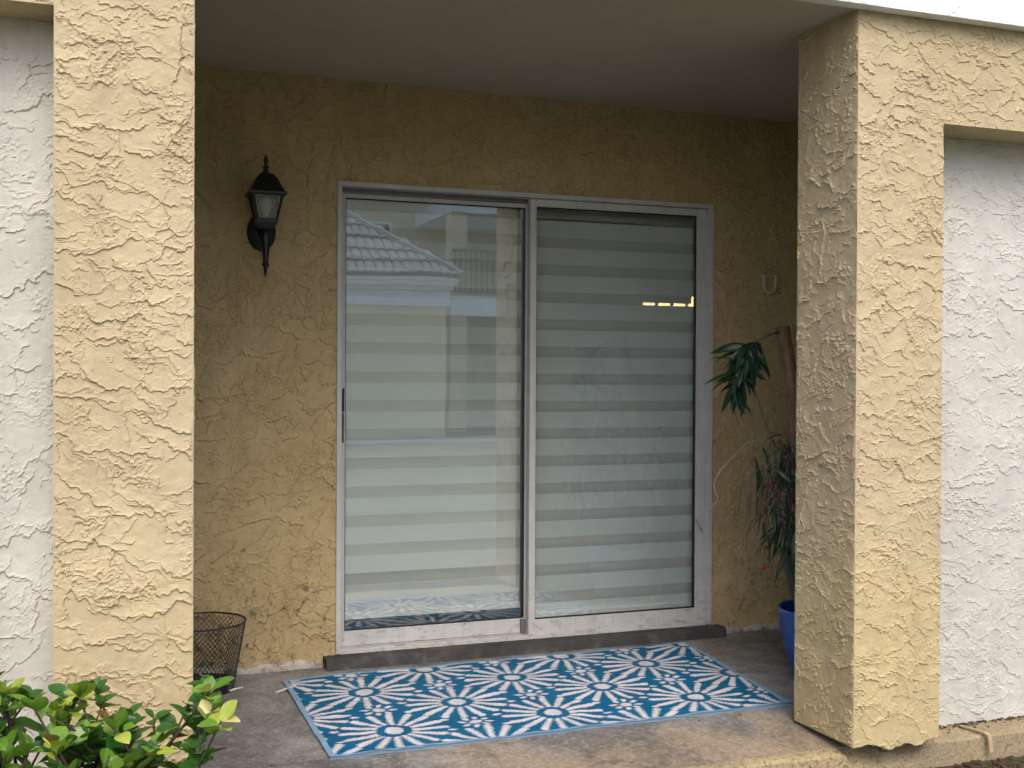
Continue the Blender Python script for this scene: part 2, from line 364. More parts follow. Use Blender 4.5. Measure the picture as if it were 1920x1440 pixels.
# painted kerb along the slab's front edge, uneven
rng = np.random.default_rng(3); V = []; F = []; nx = 240
xs = np.linspace(-1.4, 3.2, nx)
wob = lambda s_, a_: a_ * np.interp(xs, np.linspace(-1.4, 3.2, s_), rng.standard_normal(s_))
w1_, w2_, w3_ = wob(60, .0025) + wob(200, .0012), wob(50, .003) + wob(200, .0015), wob(30, .004)
for i, x in enumerate(xs):
    yb = -1.575 if x < 1.6 else -1.40
    gap = .060 * min(1, max(0, (x - 1.41) / .04), max(0, (1.74 - x) / .04)); w1_[i] -= gap
    for (y, z) in ((yb, -.06), (yb, -.031), (-1.60, -.0315 + w1_[i] * .5), (-1.632 + w2_[i], -.034 + w1_[i]), (-1.642 + w2_[i], -.042 + w1_[i]), (-1.648 + w3_[i] + w2_[i], -.2)): V.append((x, y, z))
for i in range(nx - 1):
    for k in range(5): F.append((i*6+k, i*6+k+1, i*6+6+k+1, i*6+6+k))
o = MB().add(V, F).build('painted_kerb', m_['kerb_paint'], origin=(.9, -1.6, -.2), smooth=True, auto=40)
tag(o, 'yellow painted concrete kerb running along the front edge of the patio', 'kerb')
# ------------------------------------------------------------------ stucco things
sp = SP().panel((-.80, 0, 0), (1,0,0), (0,-1,0), 3.20, 2.53, .0042, 21, hole=lambda a, b: (a > .806) & (a < 2.634) & (b < 2.072), fade=(0,0,0,0), ang=0, spread=50, swirl=1.3, tk=.0062, dens=1.1, big=.8)
sp.box(-1.4, .004, .005, .16, -.05, 2.7).box(1.836, 2.75, .005, .16, -.05, 2.7).box(.004, 1.836, .005, .16, 2.078, 2.7)
wall = sp.build('porch_wall', m_['stucco_gold'], (0, 0, 0)); tag(wall, 'golden yellow stucco back wall of the porch round the sliding door', 'wall')
def ragged_strip(x0, x1, seed, zt, yt, n=60):
    r_ = np.random.default_rng(seed); V = []; F = []
    for i in range(n):
        x = x0 + (x1 - x0) * i / (n - 1); z = zt * (.8 + .25 * math.sin(x * 31 + seed) * math.sin(x * 13) + .08 * r_.random()); y = -yt * (.8 + .25 * math.sin(x * 17 + 1) + .1 * r_.random())
        V += [(x, .002, z + .004), (x, y * .7, z), (x, y, z * .6), (x, y * 1.1, -.004)]
    for i in range(n - 1):
        for k in range(3): F.append((i*4+k, i*4+k+1, i*4+5+k, i*4+4+k))
    return MB().add(V, F)
ragged_strip(-.95, -.06, 4, .034, .020, 90).build('wall_footing', m_['footing'], wall)
ragged_strip(1.92, 2.6, 5, .030, .016, 60).build('wall_footing', m_['footing'], wall)
# left pillar
sp = SP().panel((X0, FY, -.16), (1,0,0), (0,-1,0), X1 - X0, 2.70, .0026, 31, ang=12, spread=16, dens=1.45, tk=.0047, big=.82)
sp.panel((X1, FY, -.16), (0,1,0), (1,0,0), .345, 2.70, .006, 32, ang=5, spread=25, dens=.6, tk=.003)
sp.quads([(X1,FY+.345,-.16),(X0,FY+.345,-.16),(X0,FY+.345,2.54),(X1,FY+.345,2.54),(X0,FY,-.16),(X0,FY,2.54)], [(0,1,2,3),(1,4,5,2)])
sp.panel((-1.6, FY, 2.21), (1,0,0), (0,-1,0), X0 + 1.6, .33, .005, 33, ang=8, dens=.6)
sp.quads([(-1.6,FY,2.21),(X0,FY,2.21),(X0,-1.4,2.21),(-1.6,-1.4,2.21)], [(0,3,2,1)])
o = sp.build('stucco_pillar', m_['stucco_beige'], ((X0 + X1) / 2, FY + .17, -.16)); tag(o, 'beige stucco pillar rising behind the green shrub', 'pillar')
sp = SP().panel((-1.6, -1.53, -.13), (1,0,0), (0,-1,0), X0 + 1.6, 2.36, .004, 34, ang=-20, spread=35, dens=1.0, tk=.0040, big=.85, fade=(0,0,0,1))
sp.box(-2.6, X0, -1.524, -1.40, -.13, 2.6)
o = sp.build('recessed_wall', m_['stucco_white'], (-1.5, -1.5, -.13)); tag(o, 'pale grey white stucco recessed wall left of the pillar behind the shrub', 'wall')
# right pillar with its header beam
rg = np.random.default_rng(9); kx = np.linspace(0, 1.1, 70); kr = .0022 * rg.standard_normal(70) + np.interp(kx, np.linspace(0, 1.1, 16), .006 * rg.standard_normal(16))
def rag(a):
    base = np.interp(a, kx, kr) - .012 * np.exp(-((a - .16) / .07) ** 2) - .016 * np.exp(-((a - .27) / .03) ** 2) + .004
    return base * np.clip(a / .03, 0, 1)
sp = SP().panel((X2, FY, 0), (1,0,0), (0,-1,0), 1.05, 2.50, .003, 41, hole=lambda a, b: (a > X3 - X2) & (b < 2.13), ang=16, spread=24, dens=1.4, tk=.0047, big=.8, rag=rag, fade=(1,0,0,0))
sp.panel((X2, FY, 0), (0,1,0), (-1,0,0), .345, 2.50, .003, 42, ang=14, spread=20, dens=1.1, tk=.0046, big=.8)
sp.quads([(X2,FY+.345,0),(X3,FY+.345,0),(X3,FY+.345,2.5),(X2,FY+.345,2.5),(X3,FY,0),(X3,FY,2.5)], [(0,3,2,1),(4,1,2,5)])
sp.quads([(X3-.002,FY-.003,2.131),(X2+1.05,FY-.003,2.131),(X2+1.05,-1.4,2.131),(X3-.002,-1.4,2.131)], [(0,3,2,1)])
sp.box(X2 + 1.05, 3.2, FY, -1.4, 2.131, 2.5)
o = sp.build('stucco_pillar', m_['stucco_beige'], ((X2 + X3) / 2, FY + .17, 0)); tag(o, 'beige stucco pillar with a ragged broken foot and header beam, beside blue pot', 'pillar')
sp = SP().panel((X3, -1.51, -.033), (1,0,0), (0,-1,0), .85, 2.165, .004, 43, ang=6, spread=30, dens=1.1, tk=.0040, big=.85, fade=(0,0,0,1))
sp.box(X3, 3.2, -1.504, -1.36, -.03, 2.6)
o = sp.build('recessed_wall', m_['stucco_white'], (2.2, -1.5, -.033)); tag(o, 'white stucco recessed wall under the header beam at the far right', 'wall')
# ceiling, side walls, fascia, unseen storey above
tag(MB().add([(-1.4,.02,2.516),(2.75,.02,2.516),(2.75,-1.70,2.488),(-1.4,-1.70,2.488),(-1.4,.02,2.7),(2.75,.02,2.7),(2.75,-1.70,2.7),(-1.4,-1.70,2.7)],
    [(0,1,2,3),(4,7,6,5),(0,4,5,1),(2,6,7,3),(1,5,6,2),(0,3,7,4)]).build('porch_ceiling', m_['ceiling_paint']), kind='structure')
tag(MB().box(-1.45, -1.28, -1.42, .0, -.05, 2.6).build('side_wall', m_['stucco_gold'], origin=(-1.36, -.7, 0)), 'shaded stucco side wall at the left end of the porch', 'wall')
tag(MB().box(2.62, 2.8, -1.40, .0, -.05, 2.6).build('side_wall', m_['stucco_gold'], origin=(2.7, -.7, 0)), 'shaded stucco side wall behind the potted plants', 'wall')
sp = SP().panel((.6, -1.752, 2.484), (1,0,0), (0,-1,0), 2.2, .40, .005, 51, ang=5, spread=30, dens=.3, tk=.002)
sp.box(-4, .6, -1.752, -1.70, 2.484, 2.884).box(.6, 2.8, -1.750, -1.70, 2.484, 2.884).box(2.8, 6, -1.752, -1.70, 2.484, 2.884)
o = sp.build('fascia_band', m_['stucco_bright'], (0, -1.73, 2.484)); tag(o, 'bright white stucco fascia band above the porch opening', 'fascia')
tag(MB().box(-4, 6, -1.70, .3, 2.71, 5.6).build('unseen_upper_storey', m_['stucco_beige'], origin=(1, -.7, 2.71)), 'unseen beige stucco upper storey above the porch, added to block sky', 'building')  # out of view; storey block added above the ceiling to occlude the sky
tag(MB().box(-4, -1.6, FY, 0, -.16, 2.7).build('outer_wall', m_['stucco_beige'], origin=(-3, -.8, -.16)), 'plain stucco outer wall continuing left of the porch', 'wall')
tag(MB().box(3.2, 6, FY, 0, -.16, 2.7).build('outer_wall', m_['stucco_beige'], origin=(4.6, -.8, -.16)), 'plain stucco outer wall continuing right of the porch', 'wall')
# room behind the glass
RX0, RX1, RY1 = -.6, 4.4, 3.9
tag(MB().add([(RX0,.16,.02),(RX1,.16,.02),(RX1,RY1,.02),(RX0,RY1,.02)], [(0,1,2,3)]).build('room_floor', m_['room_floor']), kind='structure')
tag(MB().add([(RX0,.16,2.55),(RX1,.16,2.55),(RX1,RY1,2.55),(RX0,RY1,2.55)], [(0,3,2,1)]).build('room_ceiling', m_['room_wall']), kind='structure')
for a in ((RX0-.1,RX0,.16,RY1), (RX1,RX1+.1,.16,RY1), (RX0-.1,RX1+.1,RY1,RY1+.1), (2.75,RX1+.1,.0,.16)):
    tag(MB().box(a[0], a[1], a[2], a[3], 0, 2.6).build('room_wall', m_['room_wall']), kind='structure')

# ------------------------------------------------------------------ sliding door
door = empty('sliding_door', (.92, 0, .045), 'white aluminium framed sliding glass door with two tall panes', 'door')
fr_ = MB().box(0, .020, -.012, .11, .05, 2.08).box(1.815, 1.84, -.012, .11, .05, 2.08).box(.020, 1.815, -.012, .11, 2.060, 2.08)
fo = fr_.build('door_frame', m_['frame_white'], door, bevel=.0015)
MB().box(.0205, 1.8145, .012, .11, .046, .062).box(.0205, 1.8145, -.004, .010, .046, .056).build('sill_track', m_['frame_white'], fo, bevel=.001)
MB().box(.0205, 1.8145, .055, .11, 2.040, 2.0595).build('head_track', m_['frame_shadow_metal'], fo)
MB().box(.0205, .0245, .0, .11, .063, 2.0395).box(1.811, 1.8145, .0, .11, .063, 2.0395).build('jamb_liner', m_['frame_white'], fo)
def panel(name, xa, xb, y0, y1, sl, sr, zt, zb, rt, rb, lab=None):
    e = MB().box(xa, xa + sl, y0, y1, zb, zt).box(xb - sr, xb, y0, y1, zb, zt).build(name, m_['frame_white'], door, bevel=.0015)
    MB().box(xa + sl, xb - sr, y0 + .002, y1 - .002, zt - rt, zt).build('top_rail', m_['frame_white'], e, bevel=.0012)
    MB().box(xa + sl, xb - sr, y0 + .002, y1 - .002, zb, zb + rb).build('bottom_rail', m_['frame_white'], e, bevel=.0012)
    xl, xr, z0, z1 = xa + sl, xb - sr, zb + rb, zt - rt; ym = (y0 + y1) / 2; g = .0045
    MB().box(xl, xl + g, ym - .008, ym + .008, z0, z1).box(xr - g, xr, ym - .008, ym + .008, z0, z1).box(xl + g, xr - g, ym - .008, ym + .008, z0, z0 + g).box(xl + g, xr - g, ym - .008, ym + .008, z1 - g, z1).build('gasket', m_['rubber_black'], e)
    MB().box(xl + g, xr - g, ym - .003, ym + .003, z0 + g, z1 - g).build('glass_pane', m_['window_glass'], e)
    return e
# sliding leaf on the inner track, fixed leaf on the outer one
lf = panel('sliding_panel', .025, .928, .062, .094, .027, .034, 2.04, .064, .018, .066)
rf = panel('fixed_panel', .897, 1.8105, .012, .046, .031, .048, 2.0585, .062, .034, .068)
MB().box(.0375, .0465, .052, .0615, 1.09, 1.19).box(.039, .0455, .056, .0615, .955, 1.085).build('handle', m_['rubber_black'], lf, bevel=.001)
MB().box(.874, .895, .048, .0615, .066, .128).build('corner_guide', m_['frame_shadow_metal'], lf, bevel=.001)
# threshold kerb under the door
rng = np.random.default_rng(12); V = []; F = []; n = 120
for i in range(n):
    x = -.055 + 1.935 * i / (n - 1); a = rng.standard_normal(4) * .0016; e_ = 1
    for y, z in ((.11, .0455), (-.070 + a[0], .0455 + a[1] * .4), (-.083 + a[0], .036 + a[1]), (-.090 + a[2] * 1.4, -.004)): V.append((x, y, z))
for i in range(n - 1):
    for k in range(3): F.append((i*4+k, i*4+k+1, i*4+5+k, i*4+4+k))
b = (n - 1) * 4; F += [(3, 2, 1, 0), (b, b+1, b+2, b+3)]
V = [(x if .0 < x < 1.85 else x, y, z) for x, y, z in V]
m = MB().add(V, F)
tag(m.build('door_threshold', m_['threshold_concrete'], origin=(.92, -.04, 0), smooth=True, auto=35), 'dark grey concrete threshold strip under the sliding door', 'threshold')

# ------------------------------------------------------------------ zebra blinds
def blind(label, xa, xb, ztop, zbot, phase, pitch, opaque, back_h, back_off, y):
    bl = empty('zebra_blind', ((xa + xb) / 2, y, zbot), label, 'blind', 'zebra blinds behind the sliding door')
    MB().box(xa - .004, xb + .004, y - .03, y + .05, ztop, ztop + .075).build('cassette', m_['cassette_grey'], bl, bevel=.004)
    k = math.floor((zbot + .03 - phase) / pitch) + 1; z = phase + k * pitch
    zt = phase + math.floor((ztop - phase) / pitch) * pitch + pitch
    def band(nm, za, zb_, yy, mt):
        za, zb_ = max(za, zbot + .026), min(zb_, ztop)
        if zb_ - za < .006: return
        nxx = 10; V = []; F = []
        for i in range(nxx + 1):
            x = xa + (xb - xa) * i / nxx; w_ = .0012 * math.sin(i * 1.3 + za * 9)
            V += [(x, yy + w_, za), (x, yy + w_, zb_), (x, yy + w_ + .0008, zb_), (x, yy + w_ + .0008, za)]
        for i in range(nxx):
            for q in range(4): F.append((i*4+q, i*4+4+q, i*4+4+(q+1) % 4, i*4+(q+1) % 4))
        F += [(0, 1, 2, 3), (nxx*4+3, nxx*4+2, nxx*4+1, nxx*4)]
        MB().add(V, F).build(nm, mt, bl)
    zz = zt + pitch
    while zz > zbot - pitch:
        band('fabric_band', zz - opaque, zz, y, m_['blind_fabric'])
        band('sheer_band', zz - pitch, zz - opaque, y, m_['blind_sheer'])
        band('fabric_band', zz - opaque - back_h + back_off, zz - opaque + back_off, y + .022, m_['blind_fabric'])
        zz -= pitch
    MB().box(xa, xb, y - .012, y + .03, zbot, zbot + .028).build('bottom_rail', m_['blind_rail'], bl, bevel=.003)
    return bl
blind('white striped zebra blind behind the sliding pane, stopping short of the sill', .040, .905, 1.985, .163, 1.2155, .1286, .078, .060, .005, .150)
blind('white striped zebra blind with dark slits, behind the fixed pane', .955, 1.812, 1.985, .106, 1.337, .1286, .078, .046, .010, .131)
# lit lamps deep in the room, glimpsed through the slits
vl = empty('vanity_light', (3.24, 3.05, 1.7), 'row of warm lit lamps glowing through a slit of the blind', 'light')
MB().box(2.98, 3.50, 3.02, 3.06, 1.86, 1.93).build('mounting_bar', m_['cassette_grey'], vl, bevel=.004)
MB().box(2.99, 3.49, 3.061, 3.90, 1.88, 1.91).build('wall_arm', m_['cassette_grey'], vl)
for i in range(4):
    MB().lathe([(.012, 1.86), (.035, 1.845), (.045, 1.79), (.04, 1.74), (.01, 1.735)], (3.05 + i * .13, 3.0), 14).build('lamp_shade', m_['warm_light'], vl, smooth=True)

# ------------------------------------------------------------------ wall lantern
LX, LY = -.322, -.125
lan = empty('wall_lantern', (LX, 0, 1.65), 'black coach lantern with frosted glass fixed on the golden wall', 'lamp')
MB().lathe([(.010, 0), (.058, 0), (.060, .006), (.050, .014), (.030, .022), (.001, .024)], (0, 0), 28, 1, 1.32).build('tmp', None)
bp = bpy.data.objects['tmp']; bp.name = 'back_plate'; bp.data.name = 'back_plate'
for v in bp.data.vertices: x, y, z = v.co; v.co = (x, -z - .004, y + 1.845 - 1.65)
bp.parent = lan; bp.data.materials.append(m_['lantern_black'])
def sq(prof, c, mat, nm, par, sm=False):
    V = []; F = []
    for r, z in prof: V += [(c[0]-r, c[1]-r, z), (c[0]+r, c[1]-r, z), (c[0]+r, c[1]+r, z), (c[0]-r, c[1]+r, z)]
    for i in range(len(prof) - 1):
        for k in range(4): F.append((i*4+k, i*4+(k+1) % 4, i*4+4+(k+1) % 4, i*4+4+k))
    F += [(3, 2, 1, 0), tuple(range(4*len(prof)-4, 4*len(prof)))]
    return MB().add(V, F).build(nm, mat, par)
rf_ = sq([(.068, 1.978), (.075, 1.982), (.075, 1.990), (.068, 1.996), (.058, 2.012), (.049, 2.031), (.040, 2.050), (.029, 2.064), (.020, 2.071), (.012, 2.075)], (LX, LY), m_['lantern_black'], 'roof', lan)
MB().lathe([(.011, 2.074), (.011, 2.086), (.007, 2.090), (.014, 2.097), (.007, 2.104), (.006, 2.110), (.010, 2.121), (.008, 2.132), (.001, 2.150)], (LX, LY), 12).build('finial', m_['lantern_black'], rf_, smooth=True)
zt_, zb_, rt_, rb_ = 1.979, 1.880, .058, .038
for sx in (-1, 1):
    for sy in (-1, 1): MB().tube([(LX + sx*rt_, LY + sy*rt_, zt_), (LX + sx*rb_, LY + sy*rb_, zb_)], .0052, 6).build('cage_bar', m_['lantern_black'], lan)
for k in range(4):
    c_, s_ = round(math.cos(k*math.pi/2)), round(math.sin(k*math.pi/2)); V = []
    for (w_, r, z) in ((-1, rb_, zb_), (1, rb_, zb_), (1, rt_, zt_), (-1, rt_, zt_)):
        for dd in (0, .002):
            a, b2 = w_ * r * .97, r * .985 - dd; V.append((LX + a*c_ - b2*s_, LY + a*s_ + b2*c_, z))
    MB().add(V, [(0,2,4,6),(7,5,3,1),(0,1,3,2),(2,3,5,4),(4,5,7,6),(6,7,1,0)]).build('glass_pane', m_['lamp_glass'], lan)
MB().lathe([(.012, 1.885), (.013, 1.905), (.020, 1.925), (.028, 1.945), (.026, 1.962), (.012, 1.974), (.001, 1.976)], (LX, LY), 16).build('bulb', m_['bulb_white'], lan, smooth=True)
sq([(.018, 1.842), (.030, 1.852), (.039, 1.862), (.042, 1.872), (.042, 1.880), (.039, 1.884)], (LX, LY), m_['lantern_black'], 'cup', lan)
MB().lathe([(.001, 1.648), (.006, 1.665), (.008, 1.690), (.016, 1.696), (.014, 1.704), (.010, 1.710), (.015, 1.760), (.020, 1.800), (.017, 1.812), (.020, 1.845)], (LX, LY), 14).build('tail', m_['lantern_black'], lan, smooth=True)
MB().tube([(LX, -.02, 1.845), (LX, -.05, 1.825), (LX, -.09, 1.815), (LX, LY, 1.825)], [.016, .013, .012, .014], 10).build('arm', m_['lantern_black'], lan, smooth=True)

# ------------------------------------------------------------------ white U hook on the wall
hk = [(2.112, -.03, 1.745)] + [(2.146 - .034 * math.cos(q), -.03, 1.698 - .036 * math.sin(q)) for q in [i * math.pi / 8 for i in range(9)]] + [(2.180, -.03, 1.745)]
hb = MB().tube([(2.112, .004, 1.748), (2.112, -.022, 1.748)] + hk + [(2.180, -.022, 1.748), (2.180, .004, 1.748)], .0085, 8)
tag(hb.build('wall_hook', m_['pvc_white'], origin=(2.146, 0, 1.66), smooth=True), 'off white U shaped hook on the wall right of the door', 'hook')

# ------------------------------------------------------------------ wire wastebasket
BX, BY, BH, BR, Br = -.585, -.205, .272, .176, .128
bk = empty('wastebasket', (BX, BY, 0), 'black wire mesh wastebasket standing on the patio beside the pillar', 'basket')
MB().tube([(BX + BR*math.cos(2*math.pi*i/48), BY + BR*math.sin(2*math.pi*i/48), BH) for i in range(49)], .0035, 8).build('rim', m_['wire_black'], bk, smooth=True)
MB().tube([(BX + Br*math.cos(2*math.pi*i/48), BY + Br*math.sin(2*math.pi*i/48), .004) for i in range(49)], .0035, 8).build('base_ring', m_['wire_black'], bk, smooth=True)
MB().lathe([(Br * .99, .003), (Br * 1.03, .034), (Br * 1.025, .034), (Br * .98, .005), (.001, .005)], (BX, BY), 40).build('base', m_['wire_black'], bk, smooth=True)
wm = MB(); NW = 52
for d_ in (-1, 1):
    for i in range(NW):
        pts = []
        for j in range(11):
            tt = j / 10; q = 2*math.pi*i/NW + d_ * tt * 1.45; r = Br + (BR - Br) * tt; pts.append((BX + r*math.cos(q), BY + r*math.sin(q), .004 + (BH - .004) * tt))
        wm.tube(pts, .0013, 3, False)
wm.build('wire_mesh', m_['wire_black'], bk)

# ------------------------------------------------------------------ woven mat
LU, LV = 1.87, 1.03; cu, cv = .0036, .0036
nu, nv = int(LU / cu), int(LV / cv)
ug, vg = np.meshgrid(np.linspace(0, LU, nu + 1), np.linspace(0, LV, nv + 1), indexing='ij')
rng = np.random.default_rng(77)
def matpos(u, v):
    t_ = v / LV; xl = -.262 - .018 * t_; xr = 1.632 - .127 * t_; s_ = u / LU
    yb = -.187 + .053 * s_; yf = -1.215 + .036 * s_
    return xl + (xr - xl) * s_, yb + (yf - yb) * t_
gx, gy = matpos(ug, vg)
ed = np.minimum(np.minimum(ug, LU - ug), np.minimum(vg, LV - vg))
wav = np.interp(ug, np.linspace(0, LU, 22), rng.standard_normal(22)) * np.exp(-(LV - vg) / .03) + np.interp(vg, np.linspace(0, LV, 9), rng.standard_normal(9)) * np.exp(-ug / .04) * .6
gy = gy + .0022 * wav
gz = .0065 + .0016 * vnoise(nu + 1, nv + 1, 40, rng) + .0012 * vnoise(nu + 1, nv + 1, 14, rng) + .003 * np.abs(wav) + .0012 * (ed < .022)
uc, vc = ug[:-1, :-1] + cu / 2, vg[:-1, :-1] + cv / 2
par = (np.arange(nv)[None, :] % 2) * .0060 + .002 * rng.standard_normal((1, nv)) + np.zeros((nu, 1)); up = uc + par - .002
pat = np.zeros((nu, nv))
def flower(fu, fv):
    global pat
    du, dv = up - fu, vc - fv; r = np.hypot(du, dv)
    if r.min() > .22: return
    q = np.arctan2(dv, du); st = 2 * math.pi / 16; k = np.round((q - .12) / st) * st + .12
    al, ac = r * np.cos(q - k), np.abs(r * np.sin(q - k))
    long_ = np.clip((al - .066) / .13, 0, 1); hw = (.0092 + .0048 * long_) * (1 + .2 * np.cos(k) ** 2)
    endr = np.where(al > .188, np.sqrt(np.clip(1 - ((al - .188) / .016) ** 2, 0, 1)), 1)
    pat = np.maximum(pat, ((al > .066) & (al < .204) & (ac < hw * endr) & (ac < al * .15)).astype(float))
    pat = np.maximum(pat, ((du / .034) ** 2 + (dv / .040) ** 2 < 1).astype(float))
def bud(fu, fv):
    global pat
    du, dv = up - fu, vc - fv; r = np.hypot(du, dv); q = np.arctan2(dv, du); st = math.pi / 4; k = np.round((q - .2) / st) * st + .2
    al, ac = r * np.cos(q - k), r * np.sin(q - k)
    pat = np.maximum(pat, (((al - .052) / .018) ** 2 + (ac / .0105) ** 2 < 1).astype(float)); pat = np.maximum(pat, (r < .024).astype(float))
    for dd in (-1, 1):
        for ee in (-1, 1): pat = np.maximum(pat, (((du - dd*.105) / .017) ** 2 + ((dv - ee*.062) / .012) ** 2 < 1).astype(float))
for j in range(-1, 6):
    fv = .04 + .26 * j
    for i in range(-1, 8):
        fu = -.034 + .314 * i
        (flower if (i + j) % 2 == 0 else bud)(fu, fv)
edc = np.minimum(np.minimum(uc, LU - uc), np.minimum(vc, LV - vc)); pat[edc < .021 + .002 * (np.arange(nv)[None, :] % 2)] = 2
# close the rim down to the floor
I = np.arange((nu + 1) * (nv + 1)).reshape(nu + 1, nv + 1)
Fm = np.stack([I[:-1, 1:], I[1:, 1:], I[1:, :-1], I[:-1, :-1]], -1).reshape(-1, 4)
ring = np.concatenate([I[:, 0], I[-1, 1:], I[-2::-1, -1], I[0, -2:0:-1]]); Vm = np.stack([gx, gy, gz], -1).reshape(-1, 3)
Vr = Vm[ring].copy(); Vr[:, 2] = .0008; nb = len(Vm); k = np.arange(len(ring)); k1 = (k + 1) % len(ring)
Fr = np.stack([ring[k], nb + k, nb + k1, ring[k1]], -1)
mo = fast_mesh('door_mat', np.concatenate([Vm, Vr]) - np.array((.65, -.68, 0)), np.concatenate([Fm, Fr]), m_['woven_mat']); mo.location = (.65, -.68, 0)
at = mo.data.attributes.new('weave', 'FLOAT', 'FACE'); at.data.foreach_set('value', np.concatenate([pat.ravel(), np.full(len(Fr), 2.)]).astype(np.float32))
tag(mo, 'blue woven outdoor rug with white daisy pattern lying before the door', 'rug')
def strip(pts, w, th=.0012):
    V = []; F = []
    for x, y, z in pts: V += [(x, y - w/2, z), (x, y + w/2, z), (x, y + w/2, z + th), (x, y - w/2, z + th)]
    for i in range(len(pts) - 1):
        for k in range(4): F.append((i*4+k, i*4+4+k, i*4+4+(k+1) % 4, i*4+(k+1) % 4))
    F += [(0,1,2,3), tuple(range(len(pts)*4-1, len(pts)*4-5, -1))]
    return MB().add(V, F)
s_ = strip([(-.312, -.352, .002), (-.285, -.342, .006), (-.262, -.332, .010), (-.238, -.322, .0125), (-.225, -.318, .012)], .026); s_.build('care_tag', m_['tag_cloth'], mo)
tag(MB().tube([(-.49, -.285, .005), (-.46, -.262, .006), (-.425, -.243, .005)], [.004, .005, .003], 6).build('wood_splinter', m_['stick_white'], origin=(-.46, -.262, 0)), 'small white splinter on the concrete beside the wastebasket', 'splinter')

# ------------------------------------------------------------------ strap on the ledge, litter, mulch
V = []; F = []
prof = [(-1.545, -.022), (-1.600, -.0205), (-1.642, -.0215), (-1.660, -.030), (-1.665, -.05), (-1.670, -.088)]
for i, (y, z) in enumerate(prof):
    xo = 1.985 + (.012 * i if i < 3 else .03); wv = .008
    V += [(xo - wv, y, z), (xo + wv, y, z), (xo + wv, y + .003, z - .003), (xo - wv, y + .003, z - .003)]
for i in range(len(prof) - 1):
    for k in range(4): F.append((i*4+k, i*4+(k+1) % 4, i*4+4+(k+1) % 4, i*4+4+k))
F += [(3, 2, 1, 0), (len(prof)*4-4, len(prof)*4-3, len(prof)*4-2, len(prof)*4-1)]
tag(MB().add(V, F).build('metal_strap', m_['strap_paint'], origin=(2.0, -1.64, -.1)), 'bent metal strap painted yellow hooked over the kerb by the white recess', 'strap')
def chips(name, mat, n, region, size, seed):
    rg = random.Random(seed); mb = MB()
    for i in range(n):
        x, y, z = region(rg); a = rg.uniform(0, 6.28); l = size * rg.uniform(.4, 1.3); w = l * rg.uniform(.2, .5); h = w * .35; t_ = rg.uniform(-.25, .25)
        ca, sa = math.cos(a), math.sin(a); vs_ = []
        for (p, q, s2) in ((-1,-1,0),(1,-.6,0),(1,.7,0),(-1,1,0),(-.8,-.8,1),(.7,-.4,1),(.8,.5,1),(-.7,.8,1)):
            px, py = p*l/2, q*w/2; vs_.append((x + px*ca - py*sa, y + px*sa + py*ca, z + s2*h + px*t_))
        mb.add(vs_, [(0,3,2,1),(4,5,6,7),(0,1,5,4),(1,2,6,5),(2,3,7,6),(3,0,4,7)])
    return mb.build(name, mat)
tag(chips('leaf_litter', m_['litter'], 380, lambda r: (1.76 + .94 * r.random() ** 1.3, -1.512 - abs(r.gauss(0, .014)) * (1 + 1.5 * (r.random() < .2)), -.030 + r.uniform(0, .003)), .013, 1), 'dark crumbs and leaf litter along the foot of the white recess', 'litter', kind='stuff')
tag(chips('mulch', m_['mulch'], 1600, lambda r: (r.uniform(.9, 3.0), r.uniform(-2.3, -1.66), -.122 + r.uniform(0, .008)), .035, 2), 'dark wood mulch on the ground before the kerb', 'mulch', kind='stuff')
tag(chips('floor_crumbs', m_['litter'], 46, lambda r: (r.uniform(-.7, 2.2), r.uniform(-1.45, -.1), .0008 + floor_z(-1.45) * 0), .011, 3), 'dry crumbs scattered on the patio concrete', 'crumbs', kind='stuff')

# ------------------------------------------------------------------ leaves
def leaf_mesh(name, l, w, bend, fold, mat, tip=.5, n=7):
    V = []; F = []
    for i in range(n + 1):
        t_ = i / n; ww = w * (math.sin(math.pi * min(1, t_ ** (.75 + tip * .5))) ** .8 if 0 < t_ < 1 else 0) * .5 + (.0008 if t_ in (0, 1) else 0)
        z = bend * t_ * t_ * l; x = l * t_ * (1 - .25 * abs(bend) * t_)
        V += [(x, -ww, z + fold * ww), (x, 0, z - fold * ww * .3), (x, ww, z + fold * ww)]
    for i in range(n): F += [(i*3, i*3+3, i*3+4, i*3+1), (i*3+1, i*3+4, i*3+5, i*3+2)]
    st = len(V); V += [(-.012, -.0008, -.001), (-.012, .0008, -.001), (0, .0008, 0), (0, -.0008, 0)]; F.append((st, st+1, st+2, st+3))
    me = bpy.data.meshes.new(name); me.from_pydata(V, [], F); me.materials.append(mat)
    me.polygons.foreach_set('use_smooth', [True] * len(me.polygons)); me.update(); return me
def leaf_matrix(p, d, roll, scale):
    d = Vector(d).normalized(); y = Vector((0, 0, 1)).cross(d)
    if y.length < .05: y = Vector((1, 0, 0))
    y.normalize(); z = d.cross(y); Mx = Matrix((d, y, z)).transposed().to_4x4()
    return Matrix.Translation(p) @ Mx @ Matrix.Rotation(roll, 4, 'X') @ Matrix.Scale(scale, 4)
